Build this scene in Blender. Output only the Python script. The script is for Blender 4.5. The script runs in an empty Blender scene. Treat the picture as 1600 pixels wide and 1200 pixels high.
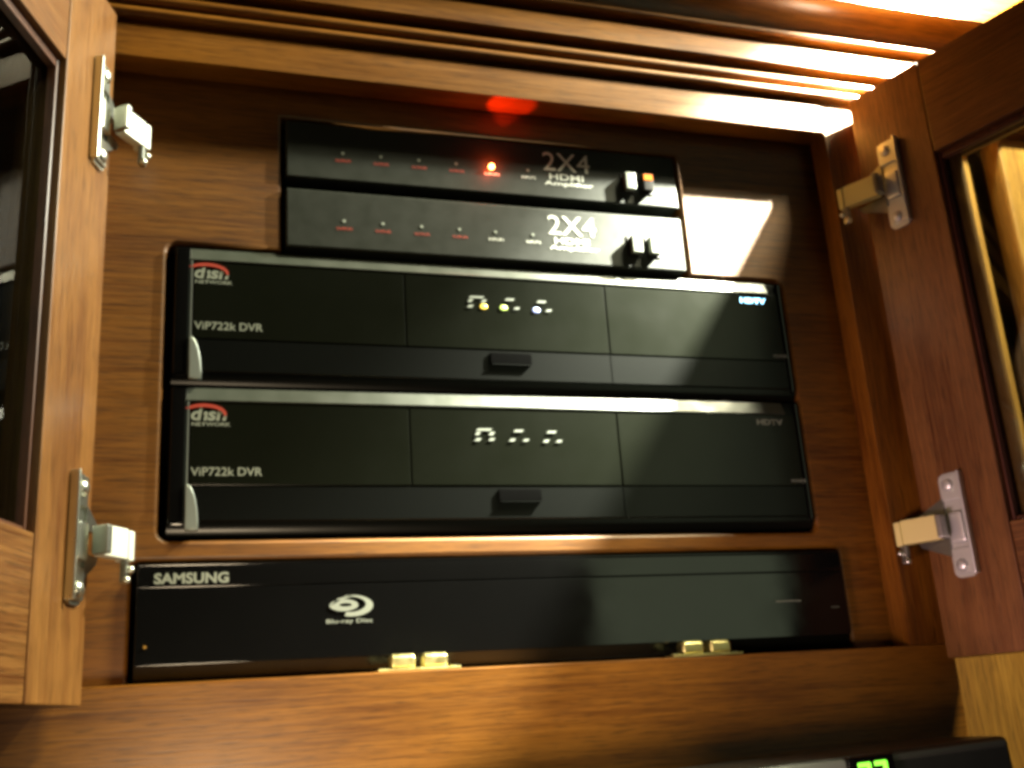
import bpy, bmesh, math, random
from mathutils import Vector, Matrix
random.seed(7)
sc = bpy.context.scene
COL = sc.collection

# ------------------------------------------------------------------ camera
YAW, PITCH, ROLL = 0.314556, 0.303862, -0.067358
fw = Vector((math.sin(YAW)*math.cos(PITCH), math.cos(YAW)*math.cos(PITCH), math.sin(PITCH)))
rt = Vector((math.cos(YAW), -math.sin(YAW), 0)); up = rt.cross(fw)
r2 = math.cos(ROLL)*rt + math.sin(ROLL)*up
u2 = -math.sin(ROLL)*rt + math.cos(ROLL)*up
cam = bpy.data.cameras.new('camera'); co = bpy.data.objects.new('camera', cam); COL.objects.link(co)
M = Matrix((r2, u2, -fw)).transposed().to_4x4(); M.translation = Vector((0.00653, -0.60919, -0.11125))
co.matrix_world = M
cam.sensor_width = 36; cam.lens = 1697.56/1600*36; cam.clip_start = 0.01; cam.clip_end = 50
sc.camera = co

# ------------------------------------------------------------------ world, lamps, exposure
w = bpy.data.worlds.new('World'); sc.world = w; w.use_nodes = True
bg = w.node_tree.nodes['Background']; bg.inputs[0].default_value = (1.0, 0.72, 0.62, 1); bg.inputs[1].default_value = 0.008

def lamp(name, kind, loc, energy, color, target=None, **kw):
    L = bpy.data.lights.new(name, kind); L.energy = energy; L.color = color
    for k, v in kw.items(): setattr(L, k, v)
    o = bpy.data.objects.new(name, L); COL.objects.link(o); o.location = loc
    if target is not None:
        o.rotation_euler = (Vector(target)-Vector(loc)).to_track_quat('-Z', 'Y').to_euler()
    return o
LAMP = (0.620, -0.078, 0.490)
PUCK = (1.0, 1.0, 0.80)
lamp('ceiling_puck_lamp', 'POINT', LAMP, 50.0, PUCK, shadow_soft_size=0.006)
lamp('ceiling_puck_beam', 'SPOT', LAMP, 780.0, PUCK, (.340, .112, .1225), spot_size=math.radians(42), spot_blend=1.0, shadow_soft_size=0.008)
lamp('room_lamp', 'POINT', (1.20, -0.50, 1.55), 340.0, (1.0, 0.95, 0.62), shadow_soft_size=0.13)
lamp('doorway_light', 'AREA', (1.44, -2.25, 0.62), 2.3, (0.86, 1.0, 0.62), (0.28, 0, 0.05), shape='RECTANGLE', size=0.56, size_y=1.5)
lamp('low_fill_spot', 'SPOT', (0.03, -0.45, -0.22), 10.0, (1.0, 0.78, 0.50), (0.17, 0, -0.125), spot_size=math.radians(66), spot_blend=.9, shadow_soft_size=.05)  # added fill spot from below, coned to brighten the bottom rail
lamp('left_fill_spot', 'SPOT', (-0.12, -0.26, -0.25), 14.0, (1.0, 0.60, 0.64), (0.515, -.09, -0.02), spot_size=math.radians(40), spot_blend=.9, shadow_soft_size=.06)  # added pinkish fill for the right door's inner face, no lamp there
vs = sc.view_settings; vs.view_transform = 'Standard'; vs.look = 'None'; vs.exposure = 0.0; vs.gamma = 1.0
sc.cycles.filter_width = 3.7

# ------------------------------------------------------------------ materials
def newmat(name):
    m = bpy.data.materials.new(name); m.use_nodes = True
    nt = m.node_tree; return m, nt, nt.nodes['Principled BSDF']
def plain(name, col, rough=0.5, metal=0.0, spec=0.5, emit=None, es=0.0, mott=0.0, mscale=90.0, coat=0.0, bump=.12):
    m, nt, b = newmat(name)
    b.inputs['Base Color'].default_value = (*col, 1); b.inputs['Roughness'].default_value = rough
    b.inputs['Metallic'].default_value = metal; b.inputs['Specular IOR Level'].default_value = spec
    b.inputs['Coat Weight'].default_value = coat
    if emit: b.inputs['Emission Color'].default_value = (*emit, 1); b.inputs['Emission Strength'].default_value = es
    if mott:
        tc = nt.nodes.new('ShaderNodeTexCoord'); n = nt.nodes.new('ShaderNodeTexNoise')
        n.inputs['Scale'].default_value = mscale; n.inputs['Detail'].default_value = 5
        nt.links.new(tc.outputs['Object'], n.inputs['Vector'])
        mr = nt.nodes.new('ShaderNodeMapRange'); mr.inputs[1].default_value = .3; mr.inputs[2].default_value = .7
        mr.inputs[3].default_value = max(0, rough-mott); mr.inputs[4].default_value = min(1, rough+mott)
        nt.links.new(n.outputs['Fac'], mr.inputs[0]); nt.links.new(mr.outputs[0], b.inputs['Roughness'])
        n2 = nt.nodes.new('ShaderNodeTexNoise'); n2.inputs['Scale'].default_value = 2200
        nt.links.new(tc.outputs['Object'], n2.inputs['Vector'])
        bp = nt.nodes.new('ShaderNodeBump'); bp.inputs['Strength'].default_value = bump; bp.inputs['Distance'].default_value = .0003
        nt.links.new(n2.outputs['Fac'], bp.inputs['Height']); nt.links.new(bp.outputs[0], b.inputs['Normal'])
    return m
def wood(name, axis, dark, light, rough=0.36, seed=0.0, local=False):
    m, nt, b = newmat(name); N = nt.nodes.new; Lk = nt.links.new
    if local:                                  # grain follows the door's own frame, stored per vertex
        at = N('ShaderNodeAttribute'); at.attribute_name = 'grain_co'; co_ = at.outputs['Vector']
    else:
        co_ = N('ShaderNodeTexCoord').outputs['Object']
    def noise(along, across, detail, dist, off):
        mp = N('ShaderNodeMapping'); s = [across]*3; s[axis] = along
        mp.inputs['Scale'].default_value = s; mp.inputs['Location'].default_value = (off+seed, off*1.7+seed, off*.6)
        n = N('ShaderNodeTexNoise'); n.inputs['Scale'].default_value = 1; n.inputs['Detail'].default_value = detail
        n.inputs['Distortion'].default_value = dist; n.inputs['Roughness'].default_value = .62
        Lk(co_, mp.inputs['Vector']); Lk(mp.outputs[0], n.inputs['Vector']); return n.outputs['Fac']
    broad = noise(4, 60, 3, .9, 3.1); grain = noise(14, 520, 4, .5, 11.7); pore = noise(55, 1250, 2, .0, 5.3); patch = noise(7, 16, 2, .4, 21)
    def math_(op, a, bb):
        q = N('ShaderNodeMath'); q.operation = op
        for i, x in enumerate((a, bb)):
            if isinstance(x, (int, float)): q.inputs[i].default_value = x
            else: Lk(x, q.inputs[i])
        return q.outputs[0]
    f = math_('ADD', math_('MULTIPLY', broad, .34), math_('MULTIPLY', grain, .46))
    f = math_('ADD', f, math_('MULTIPLY', patch, .28))
    r = N('ShaderNodeValToRGB'); e = r.color_ramp.elements
    e[0].position = .40; e[0].color = (*dark, 1); e[1].position = .72; e[1].color = (*light, 1)
    mid = r.color_ramp.elements.new(.55); mid.color = (*[dark[i]*.42+light[i]*.58 for i in range(3)], 1)
    Lk(f, r.inputs[0])
    pr = N('ShaderNodeMapRange'); pr.inputs[1].default_value = .32; pr.inputs[2].default_value = .50; pr.inputs[3].default_value = .50; pr.inputs[4].default_value = 1
    Lk(pore, pr.inputs[0])
    mx = N('ShaderNodeMix'); mx.data_type = 'RGBA'; mx.blend_type = 'MULTIPLY'; mx.inputs[0].default_value = 1
    Lk(r.outputs[0], mx.inputs[6])
    cb = N('ShaderNodeCombineColor'); [Lk(pr.outputs[0], cb.inputs[i]) for i in range(3)]
    Lk(cb.outputs[0], mx.inputs[7]); Lk(mx.outputs[2], b.inputs['Base Color'])
    rr = N('ShaderNodeMapRange'); rr.inputs[3].default_value = rough-.09; rr.inputs[4].default_value = rough+.14
    Lk(grain, rr.inputs[0]); Lk(rr.outputs[0], b.inputs['Roughness'])
    bp = N('ShaderNodeBump'); bp.inputs['Strength'].default_value = .16; bp.inputs['Distance'].default_value = .0006
    Lk(math_('ADD', grain, math_('MULTIPLY', pore, .5)), bp.inputs['Height']); Lk(bp.outputs[0], b.inputs['Normal'])
    b.inputs['Specular IOR Level'].default_value = .32 + (.08 if 'panel' in name else 0.0)
    b.inputs['Coat Weight'].default_value = .12; b.inputs['Coat Roughness'].default_value = .28
    return m
WD, WL = (0.083, 0.0245, 0.0018), (0.255, 0.098, 0.0085)
RD = (0.078, 0.025, 0.0060)
wood_x = wood('wood_grain_across', 0, WD, WL, .36, 0)
wood_panel = wood('wood_panel_grain', 0, (0.074, .0215, .0011), (.205, .077, .0040), .47, 4.2)
wood_z = wood('wood_grain_upright', 2, WD, WL, .36, 9)
wood_door_z = wood('door_wood_upright', 2, RD, (0.215, .098, .025), .34, 2, True)
wood_door_s = wood('door_wood_across', 0, RD, (0.215, .098, .025), .34, 6, True)
wood_bead = wood('bead_wood', 2, (0.05, .016, .006), (.12, .04, .015), .4, 3, True)
wood_tan_z = wood('tan_wood_upright', 2, (.13, .052, .007), (.27, .125, .017), .4, 13)
steel = plain('bright_nickel', (.66, .68, .60), .30, 1.0, mott=.03, mscale=60, bump=.03)
zinc_lit = plain('lit_arm_zinc', (.74, .76, .68), .45, .35)  # left hinge arms: the lamp-lit white is put into the colour
arm_olive_lit = plain('olive_lit_arm_metal', (.62, .56, .20), .55, .1)  # right hinge arms: greenish reflected light is put into the colour
steel_shaded = plain('shaded_nickel', (.60, .64, .58), .38, .6, mott=.03, mscale=60, bump=.03)  # copy of the nickel for the right hinges, shaded grey in its colour
steel_dark = plain('dull_steel', (.30, .31, .28), .35, 1.0)
brass = plain('brass', (.70, .62, .28), .38, 1.0, mott=.1, mscale=200)
nylon = plain('ivory_nylon_roller', (.62, .58, .28), .45)
black_gloss = plain('gloss_black_plastic', (.0030, .0030, .0030), .08, spec=.55, mott=.03, mscale=40, bump=0.0)
black_satin = plain('satin_black_plastic', (.0022, .0026, .0022), .27, spec=.25)
black_matt = plain('matt_black_plastic', (.004, .004, .004), .6, spec=.3)
window_black = plain('smoked_window', (.0040, .0047, .0027), .20, spec=.3, mott=.02, mscale=30, bump=.0)
bezel_grey = plain('grey_bezel', (.036, .042, .033), .42, spec=.5, mott=.06)
casing_grey = plain('charcoal_painted_metal', (.015, .0175, .0135), .50, spec=.25, mott=.06)
button_dark = plain('smoked_button', (.006, .005, .004), .6, spec=.03)
button_grey = plain('grey_button', (.10, .11, .085), .4)
sliver = plain('silver_trim', (.30, .33, .31), .35, .6)
ink_white = plain('white_print', (.22, .24, .20), .5)
ink_bright = plain('bright_white_print', (.70, .72, .66), .5)
ink_grey = plain('grey_print', (.20, .22, .19), .5)
ink_red = plain('red_print', (.36, .035, .018), .5)
ink_dim = plain('dim_print', (.10, .11, .09), .5)
led_clear = plain('clear_led_lens', (.35, .38, .34), .15)
led_red = plain('lit_red_led', (.9, .1, .02), .3, emit=(1.0, .16, .03), es=26)
led_core = plain('lit_led_core', (1, .5, .2), .3, emit=(1.0, .40, .10), es=14)
led_orange = plain('lit_orange_button', (.05, .008, .001), .7, spec=0.0, emit=(1.0, .30, .05), es=3.2)
led_yellow = plain('lit_yellow_led', (.9, .7, .1), .3, emit=(1.0, .72, .12), es=1.6)
led_green = plain('lit_green_led', (.7, .9, .2), .3, emit=(.72, 1.0, .26), es=1.3)
led_blue = plain('lit_blue_led', (.5, .6, 1), .3, emit=(.52, .62, 1.0), es=1.7)
led_cyan = plain('lit_blue_lettering', (.5, .8, 1), .3, emit=(.30, .70, 1.0), es=6.0)
seg_green = plain('green_digit_segment', (.3, .9, .1), .3, emit=(.22, 1.0, .05), es=2.2)
def glass_mat():
    m = bpy.data.materials.new('clear_pane'); m.use_nodes = True; nt = m.node_tree; nt.nodes.clear(); N = nt.nodes.new
    o = N('ShaderNodeOutputMaterial'); mx = N('ShaderNodeMixShader'); t = N('ShaderNodeBsdfTransparent'); g = N('ShaderNodeBsdfGlossy')
    fr = N('ShaderNodeFresnel'); fr.inputs[0].default_value = 1.52
    t.inputs[0].default_value = (.80, .86, .82, 1); g.inputs['Roughness'].default_value = .01
    nt.links.new(fr.outputs[0], mx.inputs[0]); nt.links.new(t.outputs[0], mx.inputs[1]); nt.links.new(g.outputs[0], mx.inputs[2])
    nt.links.new(mx.outputs[0], o.inputs[0]); return m
glass = glass_mat()

# ------------------------------------------------------------------ mesh helpers
def box(bm, a, b, mat4=None, bev=0.0, seg=2):
    g = bmesh.ops.create_cube(bm, size=1.0); vs_ = g['verts']
    c = (Vector(a)+Vector(b))/2; s = Vector(b)-Vector(a)
    for v in vs_: v.co = Vector((v.co.x*s.x, v.co.y*s.y, v.co.z*s.z)) + c
    if bev > 0:
        es = list({e for v in vs_ for e in v.link_edges})
        r = bmesh.ops.bevel(bm, geom=es, offset=bev, segments=seg, affect='EDGES', profile=.5)
        vs_ = list({v for v in r['verts']} | {v for v in vs_ if v.is_valid})
    if mat4 is not None: bmesh.ops.transform(bm, matrix=mat4, verts=[v for v in vs_ if v.is_valid])
    return vs_
def cyl(bm, c, axis, r, h, n=16, bev=0.0, r2=None):
    g = bmesh.ops.create_cone(bm, cap_ends=True, segments=n, radius1=r, radius2=r if r2 is None else r2, depth=h)
    q = Vector((0, 0, 1)).rotation_difference(Vector(axis)).to_matrix().to_4x4(); q.translation = Vector(c)
    if bev:
        es = [e for e in {e for v in g['verts'] for e in v.link_edges} if any(len(f.verts) > 4 for f in e.link_faces)]
        bmesh.ops.bevel(bm, geom=es, offset=bev, segments=2, affect='EDGES')
        vsx = [v for v in bm.verts if not v.tag]
    vs_ = [v for v in bm.verts if not v.tag] if bev else g['verts']
    bmesh.ops.transform(bm, matrix=q, verts=vs_)
    for v in bm.verts: v.tag = True
def prism(bm, prof, x0, x1):
    """profile in (y, z) extruded along x"""
    a = [bm.verts.new((x0, y, z)) for y, z in prof]; b = [bm.verts.new((x1, y, z)) for y, z in prof]
    n = len(prof)
    for i in range(n): bm.faces.new((a[i], a[(i+1) % n], b[(i+1) % n], b[i]))
    bm.faces.new(a); bm.faces.new(b[::-1])
def finish(bm, name, mat, parent=None, origin=(0, 0, 0), smooth=None):
    bmesh.ops.recalc_face_normals(bm, faces=bm.faces)
    me = bpy.data.meshes.new(name); bm.to_mesh(me); bm.free()
    o = bpy.data.objects.new(name, me); COL.objects.link(o)
    if not isinstance(mat, (list, tuple)): mat = [mat]
    for m in mat: me.materials.append(m)
    if any(origin): me.transform(Matrix.Translation(-Vector(origin)))
    if smooth is not None:
        me.shade_smooth(); me.set_sharp_from_angle(angle=math.radians(smooth))
        wn = o.modifiers.new('weighted', 'WEIGHTED_NORMAL'); wn.keep_sharp = True
    if parent: o.parent = parent
    return o
def part(name, mat, parent, a, b, bev=0.0, mat4=None, smooth=40, origin=(0, 0, 0)):
    bm = bmesh.new(); box(bm, a, b, mat4, bev); return finish(bm, name, mat, parent, origin, smooth if bev else None)
def thing(name, label, cat, loc=(0, 0, 0), rotz=0.0, group=None):
    o = bpy.data.objects.new(name, None); COL.objects.link(o); o.location = loc; o.rotation_euler = (0, 0, rotz)
    o.empty_display_size = .02
    if label: o['label'] = label
    if cat: o['category'] = cat
    if group: o['group'] = group
    return o
def mesh_from_curve(cu, name, mat, parent, mat4):
    ob = bpy.data.objects.new(name, cu); COL.objects.link(ob)
    dg = bpy.context.evaluated_depsgraph_get(); dg.update()
    me = bpy.data.meshes.new_from_object(ob.evaluated_get(dg)); bpy.data.objects.remove(ob); bpy.data.curves.remove(cu)
    me.transform(mat4); me.name = name; me.materials.clear(); me.materials.append(mat)
    o = bpy.data.objects.new(name, me); COL.objects.link(o)
    if parent: o.parent = parent
    return o
FRONT = Matrix.Rotation(math.radians(90), 4, 'X')       # text plane: x right, z up, faces -Y
def text(name, s, mat, parent, x, y, z, width, height, bold=0.0, shear=0.0, thick=.00025):
    """lettering standing proud of a face at depth y; x,z lower-left corner; scaled to width x height"""
    cu = bpy.data.curves.new(name, 'FONT'); cu.body = s; cu.size = 1; cu.extrude = 0.0; cu.offset = bold; cu.shear = shear; cu.resolution_u = 3
    o = mesh_from_curve(cu, name, mat, parent, Matrix.Identity(4)); me = o.data
    xs = [v.co.x for v in me.vertices]; ys = [v.co.y for v in me.vertices]
    sx = width/(max(xs)-min(xs)); sy = height/(max(ys)-min(ys))
    me.transform(Matrix.Translation((x, y, z)) @ FRONT @ Matrix.Diagonal((sx, sy, 1, 1)) @ Matrix.Translation((-min(xs), -min(ys), 0)))
    return o
def outline_plate(name, mat, parent, loops, y0, y1, bev=0.0, holes_ok=True):
    """flat shape (x, z loops; later loops cut holes) given thickness from y0 (front) to y1"""
    cu = bpy.data.curves.new(name, 'CURVE'); cu.dimensions = '2D'; cu.fill_mode = 'BOTH'
    for lp in loops:
        sp = cu.splines.new('POLY'); sp.points.add(len(lp)-1); sp.use_cyclic_u = True
        for p, (x, z) in zip(sp.points, lp): p.co = (x, z, 0, 1)
    cu.extrude = abs(y1-y0)/2 - bev; cu.bevel_depth = bev; cu.bevel_resolution = 2; cu.offset = -bev
    return mesh_from_curve(cu, name, mat, parent, Matrix.Translation((0, (y0+y1)/2, 0)) @ FRONT)
def rrect(x0, z0, x1, z1, r, n=5, corners=(1, 1, 1, 1)):
    out = []
    for (cx, cz, a0, on) in ((x1-r, z0+r, -90, corners[0]), (x1-r, z1-r, 0, corners[1]), (x0+r, z1-r, 90, corners[2]), (x0+r, z0+r, 180, corners[3])):
        if on:
            for i in range(n+1):
                a = math.radians(a0+90*i/n); out.append((cx+r*math.cos(a), cz+r*math.sin(a)))
        else:
            a = math.radians(a0+45); out.append((cx+r*math.copysign(1, math.cos(a)), cz+r*math.copysign(1, math.sin(a))))
    return out

# ------------------------------------------------------------------ the cabinet
PF = 0.022                   # front face of the fascia panel behind the frame
ZT, ZB, XR, XL = 0.2939, -0.0788, 0.4618, -0.0420
cab = thing('media_cabinet', 'brown wooden media cabinet with moulded top rail and two open glass doors', 'cabinet', (0, 0, 0))
part('top_rail', wood_x, cab, (XL, 0, ZT), (XR, .0195, .3170), .0008)
part('bottom_rail', wood_x, cab, (-.0750, 0, -.142), (.4935, .0195, ZB), .0012)
part('stile', wood_z, cab, (XR, .0004, ZB), (.4935, .0195, .3170), .0008)
part('stile', wood_z, cab, (-.0750, .0004, ZB), (XL, .0195, .3170), .0008)
part('cabinet_side', wood_z, cab, (.4750, .0200, -.142), (.4930, .32, .3185))
part('cabinet_side', wood_z, cab, (-.0745, .0200, -.142), (-.0565, .32, .3185))
part('cabinet_top', wood_x, cab, (-.0560, .0420, .3000), (.4745, .32, .3180))
part('cabinet_floor', wood_x, cab, (-.0560, .0420, -.1000), (.4745, .32, -.0830))
part('cabinet_back', black_matt, cab, (-.0560, .3000, -.0825), (.4745, .3100, .2995))
# fascia panel with its cut-outs for the equipment
outer = [(-.0555, -.0990), (.4740, -.0990), (.4740, .2995), (-.0555, .2995)]
hole_top = [(.0668, .1790), (.0668, .2745), (.3480, .2745), (.3480, .1790)]
rr_ = rrect(-.0010, -.0010, .4200, .1805, .006)
# merge the receiver opening with the opening above it
i_tr = [p for p in rr_]
merged = []
n_ = len(rr_)//4
br, tr, tl, bl = rr_[:n_], rr_[n_:2*n_], rr_[2*n_:3*n_], rr_[3*n_:]
merged = br + tr + [(.3480, .1805), (.3480, .2745), (.0668, .2745), (.0668, .1805)] + tl + bl
hole_player = rrect(-.0142, -.0950, .4335, -.0122, .003)
outline_plate('fascia_panel', wood_panel, cab, [outer, merged, hole_player], PF, PF+.016, bev=.0022)

# crown: stepped beads, a flat band, a cove and a fillet above it
CX0, CX1 = -.30, .80
def crown(name, prof, mat=wood_x):
    bm = bmesh.new(); prism(bm, prof, CX0, CX1); return finish(bm, name, mat, cab, smooth=35)
def bead_profile(y, z0, z1, d, back=.03):
    n = 8; c = (z0+z1)/2; h = (z1-z0)/2
    return [(back, z0)] + [(y - d*math.cos(math.radians(-90+180*i/n)), c+h*math.sin(math.radians(-90+180*i/n))) for i in range(n+1)] + [(back, z1)]
BK = .034
crown('moulding_groove', [(BK, .3172), (.0060, .3172), (.0060, .3218), (BK, .3218)])
crown('moulding_bead', bead_profile(-.0016, .3220, .3281, .0024, BK))
crown('moulding_groove', [(BK, .3283), (.0010, .3283), (.0010, .3307), (BK, .3307)])
crown('moulding_bead', bead_profile(-.0022, .3309, .3372, .0024, BK))
crown('moulding_groove', [(BK, .3374), (.0060, .3374), (.0060, .3434), (BK, .3434)])
crown('moulding_band', [(BK, .3436), (-.0058, .3436), (-.0070, .3448), (-.0070, .3596), (-.0058, .3608), (BK, .3608)])
crown('moulding_groove', [(BK, .3610), (.0050, .3610), (.0050, .3670), (BK, .3670)])
crown('moulding_bead', bead_profile(-.0086, .3672, .3726, .0024, BK))
cove = [(BK, .3728)] + [(-.0072 - .0170*(1-math.cos(math.radians(a))), .3728 + .0205*math.sin(math.radians(a))) for a in range(0, 91, 9)] + [(BK, .3933)]
crown('moulding_cove', cove)
crown('moulding_fillet', [(BK, .3935), (-.0243, .3935), (-.0250, .3942), (-.0250, .4040), (-.0243, .4048), (BK, .4048)])
crown('crown_top', [(BK, .4050), (-.0120, .4050), (-.0120, .4600), (BK, .4600)])

# roller catches on the bottom rail
def roller_catch(x, mat_r, lab):
    k = thing('roller_catch', None, None, (x, .0095, ZB)); k.parent = cab
    if lab: k['label'] = lab
    bm = bmesh.new(); box(bm, (-.0235, -.0070, .0002), (.0235, .0055, .0016), None, .0005)
    box(bm, (-.0170, -.0020, .0016), (.0170, .0045, .0022), None, .0002)
    finish(bm, 'catch_plate', brass, k, smooth=40)
    for sx in (-1, 1):
        bm = bmesh.new(); box(bm, (sx*.0092-.0071, -.0062, .0018), (sx*.0092+.0071, .0036, .0088), None, .0018, 3)
        box(bm, (sx*.0092-.0060, -.0050, .0084), (sx*.0092+.0060, .0025, .0094), None, .0004)
        finish(bm, 'roller', mat_r, k, smooth=40)
    for sx in (-1, 1):
        bm = bmesh.new(); cyl(bm, (sx*.0205, -.0015, .0019), (0, 0, 1), .0019, .0008, 10)
        finish(bm, 'screw', steel, k)
roller_catch(.1408, brass, None)
roller_catch(.3190, brass, None)

# ------------------------------------------------------------------ doors
def glass_door(x, y, side, label):
    """local frame: +x runs from the hinge edge to the free edge, +y is the outer face, z up; side -1 = left"""
    d = thing('glass_door', None, None, (x, y, 0)); d.parent = cab; d['label'] = label
    ang = math.radians(70 if side < 0 else 72)
    ex = Vector((side*math.cos(ang), -math.sin(ang), 0)); ey = Vector((side*math.sin(ang), math.cos(ang), 0))
    m = Matrix((ex, ey, Vector((0, 0, 1)))).transposed().to_4x4(); m.translation = Vector((x, y, 0))
    flip = m.to_3x3().determinant() < 0
    def fin(bm, name, mat, smooth=40):
        o = finish(bm, name, mat, None, smooth=smooth)
        me = o.data; at = me.attributes.new('grain_co', 'FLOAT_VECTOR', 'POINT')
        for i_, v_ in enumerate(me.vertices): at.data[i_].vector = v_.co
        me.transform(m)
        if flip: me.flip_normals()
        me.transform(Matrix.Translation((-x, -y, 0))); o.parent = d
        return o
    Wd, Z0, Z1, G0, G1, S, T = .262, -.0885, .3165, -.011, .2450, .0590, .021
    def member(name, a, b, mat, bv=.0012):
        bm = bmesh.new(); box(bm, a, b, None, bv, 2); return fin(bm, name, mat)
    member('door_stile', (0, 0, Z0), (S, T, Z1), wood_door_z)
    member('door_stile', (Wd-S, 0, Z0), (Wd, T, Z1), wood_door_z)
    member('door_rail', (S+.0002, .0003, G1), (Wd-S-.0002, T-.0002, Z1-.0001), wood_door_s)
    member('door_rail', (S+.0002, .0003, Z0+.0001), (Wd-S-.0002, T-.0002, G0), wood_door_s)
    # beads that hold the pane on the inner side, and the moulded lip on the outer side
    for (a, b) in (((S, .0045, G0), (S+.0022, .0100, G1)), ((Wd-S-.0022, .0045, G0), (Wd-S, .0100, G1)),
                   ((S+.0024, .0047, G1-.0052), (Wd-S-.0024, .0098, G1)), ((S+.0024, .0047, G0), (Wd-S-.0024, .0098, G0+.0030))):
        member('glazing_bead', a, b, wood_bead, .001)
    for (a, b) in (((S, .0138, G0), (S+.0095, .0195, G1)), ((Wd-S-.0095, .0138, G0), (Wd-S, .0195, G1)),
                   ((S+.0097, .0140, G1-.0050), (Wd-S-.0097, .0193, G1)), ((S+.0097, .0140, G0), (Wd-S-.0097, .0193, G0+.0050))):
        member('outer_lip', a, b, wood_door_z, .002)
    bm = bmesh.new(); box(bm, (S+.0004, .0104, G0+.0004), (Wd-S-.0004, .0134, G1-.0004)); fin(bm, 'glass_pane', glass, None)
    # hinges
    for zc in (.2365, -.0065):
        hx = .007 if side > 0 else 0.0
        msteel = steel if side < 0 else steel_shaded
        loop = rrect(.0105+hx, zc-.0340, .0262+hx, zc+.0330, .0045, 5)
        bm = bmesh.new()
        lv = [[bm.verts.new((p[0], yy, p[1])) for p in loop] for yy in (0.0, -.0016)]
        n_ = len(loop)
        for i in range(n_): bm.faces.new((lv[0][i], lv[0][(i+1) % n_], lv[1][(i+1) % n_], lv[1][i]))
        bm.faces.new(lv[0]); bm.faces.new(lv[1][::-1])
        fin(bm, 'hinge_plate', msteel)
        bm = bmesh.new(); box(bm, (.0256+hx, -.0056, zc-.0325), (.0278+hx, -.0002, zc+.0330), None, .0009); fin(bm, 'hinge_rim', msteel)
        for s_ in (-1, 1):
            bm = bmesh.new(); box(bm, (.0118+hx, -.0034, zc+s_*.0235-.0082), (.0254+hx, -.0017, zc+s_*.0235+.0082), None, .0008); fin(bm, 'hinge_pad', msteel)
        bm = bmesh.new(); box(bm, (.0140+hx, -.0060, zc-.0125), (.0252+hx, -.0017, zc+.0075), None, .0020); fin(bm, 'hinge_cup', msteel)
        bm = bmesh.new()                                                                   # swept wings behind the arm
        for s_ in (-1, 1):
            zz = zc - .0015
            pts = [(.0120+hx, zz+s_*.019), (.0120+hx, zz+s_*.006), (-.0040, zz+s_*.006), (-.0020, zz+s_*.0100)]
            a = [bm.verts.new((p[0], -.0030, p[1])) for p in pts]; b = [bm.verts.new((p[0], -.0012, p[1])) for p in pts]
            for i in range(4): bm.faces.new((a[i], a[(i+1) % 4], b[(i+1) % 4], b[i]))
            bm.faces.new(a); bm.faces.new(b[::-1])
        fin(bm, 'hinge_wing', steel_dark, None)
        # arm reaching from the cup to the frame
        p0 = Vector((.0125+hx, -.0105, 0)); p1 = Vector((-.0055, -.0155, 0))
        dv = (p1-p0).normalized(); q = Matrix((dv, Vector((-dv.y, dv.x, 0)), Vector((0, 0, 1)))).transposed().to_4x4()
        q.translation = Vector((p0.x, p0.y, zc-.0015))
        bm = bmesh.new(); L_ = (p1-p0).length
        box(bm, (0, -.0035, -.0080), (L_, .0035, .0080), q, .0010)
        box(bm, (L_-.0004, -.0050, -.0086), (L_+.0042, .0042, .0072), q, .0010)
        fin(bm, 'hinge_arm', zinc_lit if side < 0 else arm_olive_lit)
        bm = bmesh.new(); box(bm, (-.0035, -.0020, -.0075), (.0005, .0075, .0070), q, .0006); fin(bm, 'hinge_pivot', steel_dark)
        for pz_ in (zc+.0250, zc-.0265):
            bm = bmesh.new(); bmesh.ops.create_uvsphere(bm, u_segments=16, v_segments=10, radius=1)
            bmesh.ops.transform(bm, matrix=Matrix.Translation((.0178+hx, -.0034, pz_)) @ Matrix.Diagonal((.0042, .0024, .0042, 1)), verts=bm.verts)
            fin(bm, 'hinge_screw', msteel, 60)
        bm = bmesh.new(); box(bm, (-.0080, -.0185, zc-.0215), (-.0030, -.0150, zc-.0095), None, .0007); fin(bm, 'hinge_foot', steel_dark)
        for (px_, py_, pz_) in ((-.0075, -.0190, zc-.0145), (-.0030, -.0188, zc-.0205)):
            bm = bmesh.new(); bmesh.ops.create_uvsphere(bm, u_segments=12, v_segments=8, radius=.0021)
            bmesh.ops.translate(bm, vec=(px_, py_, pz_), verts=bm.verts); fin(bm, 'adjusting_screw', steel, 60)
    return d
glass_door(-.0340, -.0070, -1, 'glass door on the left, swung open, its inner face lit pale tan')
glass_door(.4800, -.0090, 1, 'glass door on the right, swung open, its inner face in dark red shade')

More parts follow.
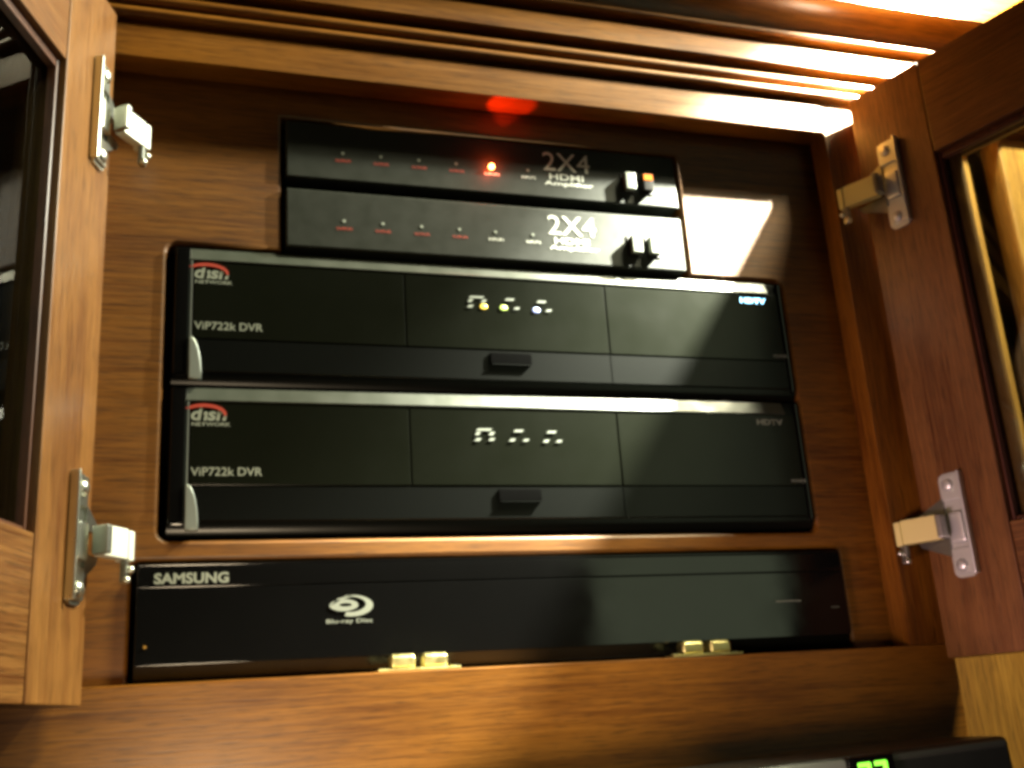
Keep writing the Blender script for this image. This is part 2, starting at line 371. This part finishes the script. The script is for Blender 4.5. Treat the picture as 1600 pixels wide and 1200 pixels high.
# ------------------------------------------------------------------ splitter boxes (two, stacked)
def make_splitter(label):
    t = thing('video_splitter', label, 'video splitter', (.2067, .0205, .1825), 0, 'slim splitter boxes stacked in the upper opening')
    Wb, H, D, F = .2750, .0405, .12, -.0010
    x0 = -.1372
    bm = bmesh.new(); box(bm, (x0, F, 0), (x0+Wb, F+D, H), None, .0013, 3); finish(bm, 'casing', casing_grey, t, smooth=40)
    xs = [-.1007, -.0757, -.0502, -.0247, 0, .0262]
    for i, x in enumerate(xs):
        bm = bmesh.new(); cyl(bm, (x, F+.0007, .0196), (0, 1, 0), .0011, .0022, 12); finish(bm, 'indicator_light', led_clear, t)
    for i, x in enumerate(xs):
        s_ = ('OUTPUT%d' % (i+1)) if i < 4 else ('INPUT%d' % (i-3))
        text('light_caption', s_, ink_red if i < 4 else ink_bright, t, x-.0050, F-.0003, .0132, .0102, .0020, .02)
    text('size_lettering', '2X4', ink_bright, t, .0375, F-.0003, .0212, .0345, .0140, .0)
    text('upper_lettering', 'HDMI', ink_bright, t, .0415, F-.0003, .0143, .0250, .0046, .01)
    text('lower_lettering', 'Amplifier', ink_bright, t, .0375, F-.0003, .0090, .0360, .0040, .012)
    for i, x in enumerate((.0955, .1090)):
        bm = bmesh.new(); box(bm, (x-.0012, F-.0006, .0085), (x+.0105, F+.001, .0240), None, .0004); fr_ = finish(bm, 'button_recess', black_matt, t, smooth=40)
        bm = bmesh.new(); box(bm, (x+.0012, F-.0048, .0100), (x+.0088, F, .0230), None, .0009); finish(bm, 'button', button_grey, t, smooth=40)
    return t
def copy_tree(o, parent=None):
    kids = list(o.children); c = o.copy(); COL.objects.link(c)
    if parent: c.parent = parent
    for k in kids: copy_tree(k, c)
    return c
split_low = make_splitter('lower grey splitter box, buttons unlit, resting directly above the receivers')
split_up = copy_tree(split_low); split_up.location = (.2067, .0205, .2310)
split_up['label'] = 'upper grey splitter box with a glowing red light and an orange lit button'
lit = [k for k in split_up.children if k.name.startswith('indicator_light')]
lit.sort(key=lambda k: sum(v.co.x for v in k.data.vertices))
bm = bmesh.new(); bmesh.ops.create_uvsphere(bm, u_segments=14, v_segments=10, radius=.0021)
bmesh.ops.translate(bm, vec=(0, -.0016, .0196), verts=bm.verts)
lit[4].data = finish(bm, 'indicator_light_lit', led_red, None, smooth=60).data
tmp = [o for o in bpy.data.objects if o.name.startswith('indicator_light_lit')]
for o in tmp: bpy.data.objects.remove(o)
lit[4].data.materials[0] = led_core; lit[4]['label'] = 'glowing red light'
bm = bmesh.new(); box(bm, (.1107, -.0062, .0178), (.1173, -.0056, .0222), None, .0003)
bl_ = finish(bm, 'button_light', led_orange, split_up, smooth=40); bl_['label'] = 'orange lit half of the button'
bts = [k for k in split_up.children if k.name.split('.')[0] == 'button']; bts.sort(key=lambda k: sum(v.co.x for v in k.data.vertices))
bts[1].data = bts[1].data.copy(); bts[1].data.materials[0] = button_dark; bts[1]['label'] = 'dark button with an orange light in it'
# the lit diode itself: its light spills up onto the rail and across the box front
lamp('red_diode_spill', 'POINT', (.2067, .0135, .2510), .03, (1.0, .07, .015), shadow_soft_size=.0008)
lamp('red_diode_beam', 'SPOT', (.2067, .0110, .2535), .34, (1.0, .05, .008), (.2190, .0085, .294), spot_size=math.radians(46), spot_blend=.4, shadow_soft_size=.0008)
lamp('orange_button_beam', 'SPOT', (.3206, .0100, .2560), .006, (1.0, .10, .02), (.3206, .0090, .30), spot_size=math.radians(24), spot_blend=.7, shadow_soft_size=.0008)

# ------------------------------------------------------------------ satellite receivers (two, stacked)
def make_receiver(label):
    t = thing('satellite_receiver', label, 'satellite receiver', (.2110, .022, .0903), 0, 'wide black receivers stacked in the middle opening')
    X0, X1, H, D = -.2075, .2075, .0885, .25
    # body: front edge profile chamfered at the top, tucked under at the bottom
    bm = bmesh.new(); prism(bm, [(0.0048, H), (.0018, H-.0004), (.0000, H-.0092), (.0000, .0065), (.0030, .0012), (.0060, .0000), (D, 0), (D, H)], X0, X1)
    finish(bm, 'body', black_satin, t, smooth=30)
    bm = bmesh.new(); prism(bm, [(.0016, H-.0006), (-.0022, H-.0090), (-.0018, H-.0094), (.0040, H-.0094), (.0040, H-.0006)], X0+.0085, X1-.012)
    finish(bm, 'top_bezel', bezel_grey, t, smooth=30)
    zs = .0287; F = -.0016; zt = H-.0098
    xl, s1, s2, xr = X0+.0112, -.0672, .0703, X1-.0045
    g = .00035
    for (a, b) in ((xl, s1), (s1, s2), (s2, xr)):
        bm = bmesh.new(); box(bm, (a+g, F, zs+g), (b-g, .002, zt), None, .0006); finish(bm, 'window_panel', window_black, t, smooth=40)
    for (a, b) in ((xl, s2), (s2, xr)):
        bm = bmesh.new(); prism(bm, [(F+.0004, zs-g), (F+.0006, .0090), (.0035, .0050), (.0040, zs-g)], a+g, b-g); finish(bm, 'lower_flap', black_satin, t, smooth=30)
    # left pillar, thin trim line and curved silver sliver
    bm = bmesh.new(); box(bm, (X0+.0004, -.0022, .0060), (xl-.0016, .002, H-.0010), None, .0014); finish(bm, 'end_pillar', black_gloss, t, smooth=40)
    bm = bmesh.new(); box(bm, (xr+.0004, -.0018, .0060), (X1-.0002, .002, H-.0010), None, .0012); finish(bm, 'end_pillar', black_gloss, t, smooth=40)
    bm = bmesh.new(); box(bm, (xl-.0013, -.0022, zs), (xl-.0005, .001, zt)); finish(bm, 'trim_line', sliver, t)
    pts = [(-.0014, .0030)] + [(.0072*math.cos(a)-.0014, .0030+.0265*math.sin(a)) for a in [math.radians(q) for q in range(0, 91, 10)]]
    outline_plate('curved_trim', sliver, t, [[(xl+p[0], p[1]) for p in pts]], -.0040, .0010, .0005)
    # card slot
    bm = bmesh.new(); box(bm, (-.0130, F-.0008, .0195), (.0150, .001, .0268), None, .0005); finish(bm, 'sensor_slot', black_gloss, t, smooth=40)
    bm = bmesh.new(); box(bm, (-.0120, F-.0012, .0185), (.0140, .001, .0193)); finish(bm, 'slot_lip', black_satin, t)
    # print
    y = F-.0002; xt = X0+.0117
    text('logo_lettering', 'd sh', ink_white, t, xt, y, .0672, .0200, .0082, .03, .15)
    arc = [(xt+.0075+.0125*math.cos(a)*1.0, .0712+.0062*math.sin(a)) for a in [math.radians(q) for q in range(-8, 150, 12)]]
    arc2 = [(xt+.0072+.0112*math.cos(a), .0708+.0045*math.sin(a)) for a in [math.radians(q) for q in range(140, -10, -12)]]
    outline_plate('logo_swoosh', ink_red, t, [arc+arc2], y-.0004, y)
    outline_plate('logo_dot', ink_white, t, [[(xt+.0083+.0012*math.cos(a), .0715+.0012*math.sin(a)) for a in [q*math.pi/5 for q in range(10)]]], y-.0003, y)
    outline_plate('logo_stroke', ink_white, t, [[(xt+.0070, .0672), (xt+.0088, .0672), (xt+.0094, .0702), (xt+.0076, .0702)]], y-.0003, y)
    text('logo_caption', 'NETWORK', ink_white, t, xt+.0005, y, .0640, .0218, .0022, .02)
    text('type_lettering', 'ViP722k DVR', ink_white, t, xt+.0005, y, .0345, .0400, .0050, .012)
    text('right_caption', 'POWER', ink_grey, t, X1-.0140, y, .0312, .0110, .0022, .02)
    # three groups of indicator marks
    def mark(cx, zc, w_, h_, mat, nm='indicator_mark', sh=.0008):
        return outline_plate(nm, mat, t, [[(cx-w_/2-sh, zc-h_/2), (cx+w_/2-sh, zc-h_/2), (cx+w_/2+sh, zc+h_/2), (cx-w_/2+sh, zc+h_/2)]], y-.0004, y)
    c0, c1, c2 = -.0200, .0025, .0245
    mark(c0, .0645, .0092, .0014, ink_grey); mark(c0-.0042, .0620, .0026, .0022, ink_grey); mark(c0+.0048, .0620, .0028, .0022, ink_grey)
    mark(c0-.0044, .0580, .0032, .0018, ink_grey)
    mark(c1, .0640, .0056, .0014, ink_grey); mark(c2, .0636, .0056, .0014, ink_grey)
    mark(c1+.0045, .0580, .0032, .0015, ink_grey); mark(c2+.0046, .0576, .0032, .0015, ink_grey)
    lights = [(c0+.0046, .0582), (c1-.0045, .0580), (c2-.0040, .0576)]
    for q in lights: mark(q[0], q[1], .0032, .0017, ink_grey, 'tuner_light')
    text('display_lettering', 'HDTV', ink_grey, t, X1-.0345, y, .0712, .0200, .0040, .045)
    return t, lights, y
recv_up, lights, ry = make_receiver('upper black satellite receiver with coloured lights and glowing blue lettering')
recv_low = copy_tree(recv_up); recv_low.location = (.2110, .022, .0012)
recv_low['label'] = 'lower black satellite receiver, all its lights dark, above the disc player'
tl_ = [k for k in recv_up.children if k.name.startswith('tuner_light')]; tl_.sort(key=lambda k: sum(v.co.x for v in k.data.vertices)/len(k.data.vertices))
for k, m_, n_, (lx, lz) in zip(tl_, (led_yellow, led_green, led_blue), ('lit yellow', 'lit green', 'lit blue'), lights):
    bm = bmesh.new(); bmesh.ops.create_uvsphere(bm, u_segments=12, v_segments=8, radius=1)
    bmesh.ops.transform(bm, matrix=Matrix.Translation((lx, ry, lz)) @ Matrix.Diagonal((.0025, .0007, .0018, 1)), verts=bm.verts)
    o_ = finish(bm, 'tuner_glow', m_, None, smooth=60); k.data = o_.data; bpy.data.objects.remove(o_); k['label'] = n_ + ' tuner light'
hd = [k for k in recv_up.children if k.name.startswith('display_lettering')][0]
hd.data = hd.data.copy(); hd.data.materials[0] = led_cyan; hd['label'] = 'glowing blue lettering'

# ------------------------------------------------------------------ disc player
pl = thing('disc_player', 'long glossy black disc player in the lowest opening of the cabinet', 'disc player', (.2095, .018, -.0830))
P0, P1, PH = -.2205, .2205, .0685
bm = bmesh.new(); prism(bm, [(.0012, PH), (-.0004, PH-.0012), (-.0004, .0150), (.0060, .0020), (.0060, .0002), (.22, .0002), (.22, PH)], P0, P1); finish(bm, 'body', black_satin, pl, smooth=25)
bm = bmesh.new(); box(bm, (P0+.0003, -.0018, .0552), (P1-.0003, .001, PH-.0016), None, .0006); finish(bm, 'upper_front', black_gloss, pl, smooth=40)
bm = bmesh.new(); box(bm, (P0+.0003, -.0018, .0140), (P1-.0003, .001, .0549), None, .0005); finish(bm, 'tray_flap', black_gloss, pl, smooth=40)
bm = bmesh.new(); box(bm, (P0+.0003, -.0008, PH-.0013), (P1-.0003, .004, PH+.0002), None, .0005); finish(bm, 'top_edge', black_gloss, pl, smooth=40)
y = -.0020
text('maker_lettering', 'SAMSUNG', ink_white, pl, -.2115, y, .0572, .0395, .0060, .035)
# disc logo: a swept ring with a flat top-left and an inner ellipse, word beneath
cx, cz = -.1040, .0420
ring = [(cx+.0122*math.cos(a), cz+.0060*math.sin(a)+.0004) for a in [math.radians(q) for q in range(-110, 111, 10)]]
ring += [(cx-.0010+.0090*math.cos(a), cz+.0043*math.sin(a)+.0012) for a in [math.radians(q) for q in range(105, -106, -10)]]
outline_plate('disc_logo', ink_grey, pl, [ring], y-.0002, y+.0001)
eye = [(cx-.0045+.0082*math.cos(a), cz+.0008+.0033*math.sin(a)) for a in [math.radians(q) for q in range(0, 360, 15)]]
eye_in = [(cx-.0035+.0036*math.cos(a), cz+.0010+.0010*math.sin(a)) for a in [math.radians(q) for q in range(0, 360, 20)]]
outline_plate('disc_logo', ink_grey, pl, [eye, eye_in], y-.0002, y+.0001)
tail = [(cx-.0122, cz+.0005), (cx-.0080, cz+.0046), (cx-.0010, cz+.0062), (cx+.0010, cz+.0055), (cx-.0060, cz+.0040)]
outline_plate('disc_logo', ink_grey, pl, [tail], y-.0002, y+.0001)
text('logo_lettering', 'Blu-ray Disc', ink_grey, pl, cx-.0145, y, .0322, .0262, .0030, .01)
bm = bmesh.new(); box(bm, (.1682, y-.0004, .0362), (.1860, y+.001, .0368)); finish(bm, 'port_edge', ink_grey, pl)
bm = bmesh.new(); box(bm, (.2080, y-.0003, .0315), (.2140, y+.001, .0320)); finish(bm, 'printed_mark', ink_dim, pl)
bm = bmesh.new(); cyl(bm, (-.2150, y, .0240), (0, 1, 0), .0009, .001, 10); finish(bm, 'standby_light', plain('dim_amber_lens', (.25, .13, .02), .3), pl)

# ------------------------------------------------------------------ tuner box with green digits under the cabinet
ph = thing('clock_radio_unit', 'dark metal unit with green glowing digits below the bottom rail', 'receiver unit', (.3575, -.090, -.1975), math.radians(3)); ph.rotation_euler = (0, -.033, .05)
bm = bmesh.new(); box(bm, (-.22, 0, 0), (.0960, .070, .0605), None, .004, 3); finish(bm, 'casing', plain('dark_metal_casing', (.018, .020, .018), .38, .2, mott=.05), ph, smooth=40)
bm = bmesh.new(); box(bm, (-.215, -.0022, .0520), (-.0145, .002, .0590), None, .0012); finish(bm, 'top_trim', sliver, ph, smooth=40)
bm = bmesh.new(); box(bm, (.0150, -.0016, .0550), (.0920, .002, .0590), None, .0012); finish(bm, 'top_trim', bezel_grey, ph, smooth=40)
bm = bmesh.new(); box(bm, (-.0140, -.0030, .0250), (.0145, .002, .0597), None, .0010); finish(bm, 'display_window', black_gloss, ph, smooth=40)
def digit(x, z, w_, h_, segs):
    t_ = .0022; e = .0005
    S_ = {'a': ((x+e, z+h_-t_), (x+w_-e, z+h_)), 'g': ((x+e, z+h_/2-t_/2), (x+w_-e, z+h_/2+t_/2)), 'd': ((x+e, z), (x+w_-e, z+t_)),
          'b': ((x+w_-t_, z+h_/2+e), (x+w_, z+h_-e)), 'c': ((x+w_-t_, z+e), (x+w_, z+h_/2-e)), 'f': ((x, z+h_/2+e), (x+t_, z+h_-e)), 'e': ((x, z+e), (x+t_, z+h_/2-e))}
    for s_ in segs:
        (a0, c0_), (a1, c1_) = S_[s_]
        bm = bmesh.new(); box(bm, (a0, -.0036, c0_), (a1, -.0028, c1_)); finish(bm, 'digit_segment', seg_green, ph)
digit(-.0090, .0420, .0080, .0145, 'abged'); digit(.0012, .0420, .0080, .0145, 'abged')

# ------------------------------------------------------------------ neighbouring cabinet on the right
nb = thing('side_cabinet', 'tan wooden side cabinet seen past the right door and through its glass', 'cabinet', (.50, .05, -.142))
o_ = (.50, .05, -.142)
part('face_stile', wood_tan_z, nb, (.4975, .0120, -.30), (.6000, .0320, .50), .002, origin=o_)
part('cabinet_body', black_matt, nb, (.5000, .0500, -.30), (.9000, .2500, .50), origin=o_)
part('side_door', wood_tan_z, nb, (.6260, .0060, -.30), (.8600, .0280, .3120), .004, origin=o_)
part('top_rail', wood_x, nb, (.6020, .0140, .3180), (.8600, .0320, .50), .002, origin=o_)
